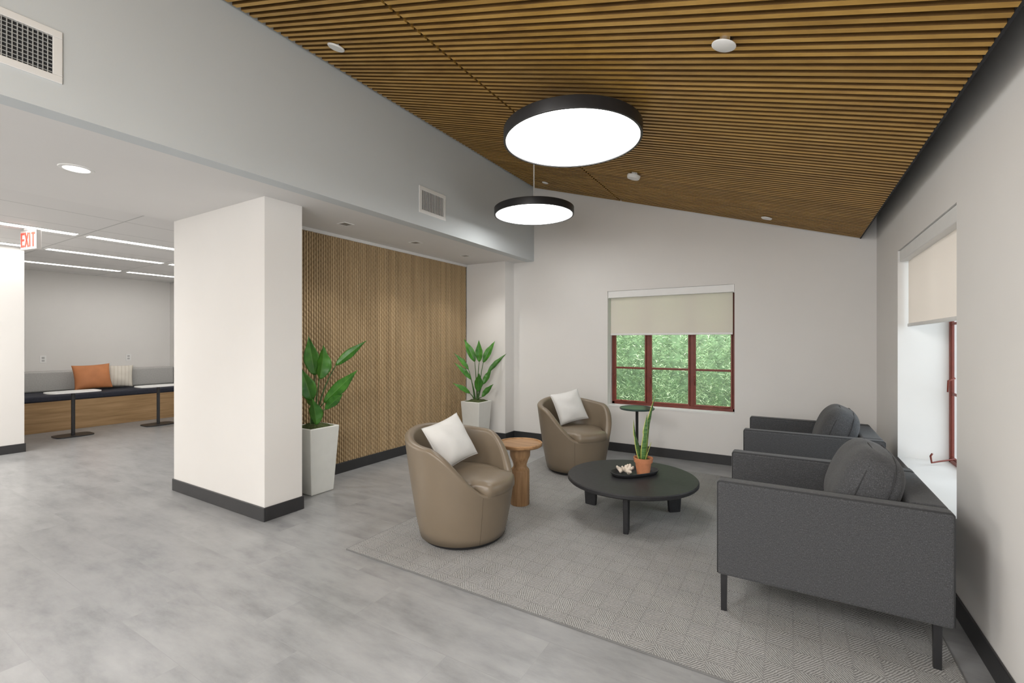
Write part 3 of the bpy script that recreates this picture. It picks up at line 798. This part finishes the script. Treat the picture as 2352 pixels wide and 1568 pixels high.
# ------------------------------------------------------------------ floor plants
def planter(loc, rz, label, leaves, hpot=0.58, hb=0.115, ht=0.15):
    e = thing('potted_bird_of_paradise', loc, 0, label, 'plant', 'tall plants in white square planters')
    V=[]
    def sq(hw,z): return [(-hw,-hw,z),(hw,-hw,z),(hw,hw,z),(-hw,hw,z)]
    V += sq(hb,0)+sq(ht,hpot)+sq(ht-0.02,hpot)+sq(ht-0.024,hpot-0.04)
    F=[(0,3,2,1)]
    for s in range(3):
        for i in range(4): F.append((s*4+i,s*4+(i+1)%4,(s+1)*4+(i+1)%4,(s+1)*4+i))
    F.append((12,13,14,15))
    bev(mk('planter',V,F,POTW,e),0.012,3)
    V=[];F=[];n=14;q0=ht-0.022
    for j in range(n+1):
        for i in range(n+1):
            u=-1+2*i/n;v=-1+2*j/n; V.append((u*q0,v*q0,hpot-0.012+0.035*(1-max(abs(u),abs(v))**2)+0.012*noise.noise(Vector((u*4,v*4,loc[0])))))
    for j in range(n):
        for i in range(n): a=j*(n+1)+i; F.append((a,a+1,a+n+2,a+n+1))
    mk('soil',V,F,SOIL,e,smooth=True)
    cr,sr=math.cos(rz),math.sin(rz)
    for k,(bx,bz,tx,tz,wd,dep,roll) in enumerate(leaves):
        def W3(x,d,z): return Vector((x*cr-d*sr, x*sr+d*cr, z))
        root=W3(random.uniform(-0.03,0.03),random.uniform(-0.03,0.03),hpot-0.02)
        A=W3(bx,dep*0.5,hpot+bz); B=W3(tx,dep,hpot+tz)
        d0=(A-root); ctrl=root+Vector((d0.x*0.25,d0.y*0.25,d0.z*0.6))
        P=[root*(1-t)**2+ctrl*2*t*(1-t)+A*t*t for t in [i/8 for i in range(9)]]
        st=tubes('stem',[(P,[0.009-0.0006*i for i in range(9)])],STEM,e,7)
        T=(B-A); ln=T.length; T.normalize()
        side=T.cross(W3(0,-1,0.0)+Vector((0,0,0.15))).normalized()
        q=Matrix.Rotation(roll,3,T); side=q@side; nr=side.cross(T).normalized()
        if nr.z < 0: nr=-nr
        V=[];F=[];E=[];n=18;m=8
        for s in range(n+1):
            t=s/n; p=A+T*ln*t + nr*(0.05*ln*math.sin(math.pi*t))
            w=wd/2*max(0.0, math.sin(math.pi*min(1,t*0.98+0.02)**0.8))**0.85*(1.0 if t<0.5 else 1-0.5*((t-0.5)/0.5))
            if s==n: w=0.0008
            for c in range(-m//2,m//2+1):
                f=c/(m/2)
                if abs(c)==1: f*=0.35
                V.append(p+side*w*f+nr*(w*0.38*abs(f)+0.004*math.sin(t*22+k)*abs(f))); E.append(1.0 if c==0 else 0.0)
        for s in range(n):
            for c in range(m): a=s*(m+1)+c; F.append((a,a+1,a+m+2,a+m+1))
        lf=mk('leaf',V,F,LEAF,e,smooth=True)
        at=lf.data.attributes.new('rib','FLOAT','POINT'); at.data.foreach_set('value',E)
        sm=lf.modifiers.new('s','SOLIDIFY'); sm.thickness=0.0015
    return e
def cv(cx,cy,lst,s): return [((bx-cx)*s,(cy-by)*s,(tx-cx)*s,(cy-ty)*s,wd*s,dep,roll) for (bx,by,tx,ty,wd,dep,roll) in lst]
L1 = cv(724,985,[(722,868,704,778,34,0.05,0.2),(738,876,750,798,40,-0.06,-0.2),(768,846,836,788,21,0.10,0.5),(750,930,830,855,29,-0.08,0.3),
   (757,944,804,908,22,-0.16,0.5),(720,925,700,852,36,-0.06,0.4),(735,980,733,918,32,-0.14,0.0),(712,940,682,890,28,0.04,-0.5)],0.0039)
planter((-3.68,2.65,0), math.radians(31), 'broad-leaved green plant in tapered white planter beside the column', L1, 0.59)
L2 = cv(1092,920,[(1088,830,1063,778,17,0.05,0.2),(1099,830,1098,780,17,0,0),(1108,832,1135,782,16,0.05,-0.2),(1118,856,1161,812,12,0.06,0.5),(1074,848,1040,810,11,0.0,0.5),
   (1080,870,1043,832,12,-0.06,0.4),(1078,902,1040,878,12,-0.1,0.4),(1096,898,1100,855,19,-0.12,0),(1108,882,1128,845,13,-0.05,0.3),(1106,910,1132,880,13,-0.12,0.4)],0.0058)
planter((-3.58,5.02,0), math.radians(31), 'broad-leaved green plant in tapered white planter at the alcove end', L2, 0.56)

# ------------------------------------------------------------------ lights
def area(name, loc, rot, sx, sy, e, col=(1,0.99,0.97)):
    l = bpy.data.lights.new(name,'AREA'); l.shape='RECTANGLE'; l.size=sx; l.size_y=sy; l.energy=e; l.color=col
    o = bpy.data.objects.new(name,l); COL.objects.link(o); o.location=loc; o.rotation_euler=rot; return o
area('room_fill_rear', (-2.1,-1.3,2.85), (0,math.radians(-40),0), 1.2, 1.8, 155)  # added fill behind the camera, lighting the right wall from the left
area('room_fill_side', (-0.1,-1.3,2.36), (0,math.radians(34),0), 0.9, 1.8, 68)  # added fill behind the camera, aimed at the bulkhead side
area('rear_fill', (-0.2,-2.5,1.9), (math.radians(95),0,math.radians(-6)), 1.6, 2.0, 54, (0.99,0.99,1.0))  # added frontal fill; the wall behind it has no window
area('office_fill', (-7.2,-0.6,2.46), (0,0,0), 3.0, 2.4, 190, (1.0,0.955,0.90))  # added unseen fill for the office, besides its linear lights
area('daylight_right', (2.4,3.815,1.6), (0,math.radians(80),0), 3.0, 2.6, 52, (0.92,0.97,1.0))
area('hedge_fill', (-1.225,6.0,3.9), (math.radians(24),0,0), 4.4, 0.5, 540, (1.0,0.99,0.94))  # added fill above the hedge to brighten its leaves
w = bpy.data.worlds.new('sky'); scene.world = w; w.use_nodes = True
bg = w.node_tree.nodes['Background']; bg.inputs[0].default_value = (0.90,0.95,1.0,1); bg.inputs[1].default_value = 1.7

scene.view_settings.view_transform = 'Standard'
scene.view_settings.look = 'None'
# ------------------------------------------------------------------ camera
cd = bpy.data.cameras.new('camera'); cd.sensor_width = 36; cd.lens = 36*1057.6/2352; cd.clip_start = 0.02
co = bpy.data.objects.new('camera', cd); COL.objects.link(co)
co.location = (0,0,H); co.rotation_euler = (math.radians(90),0,math.radians(31.06))
scene.camera = co
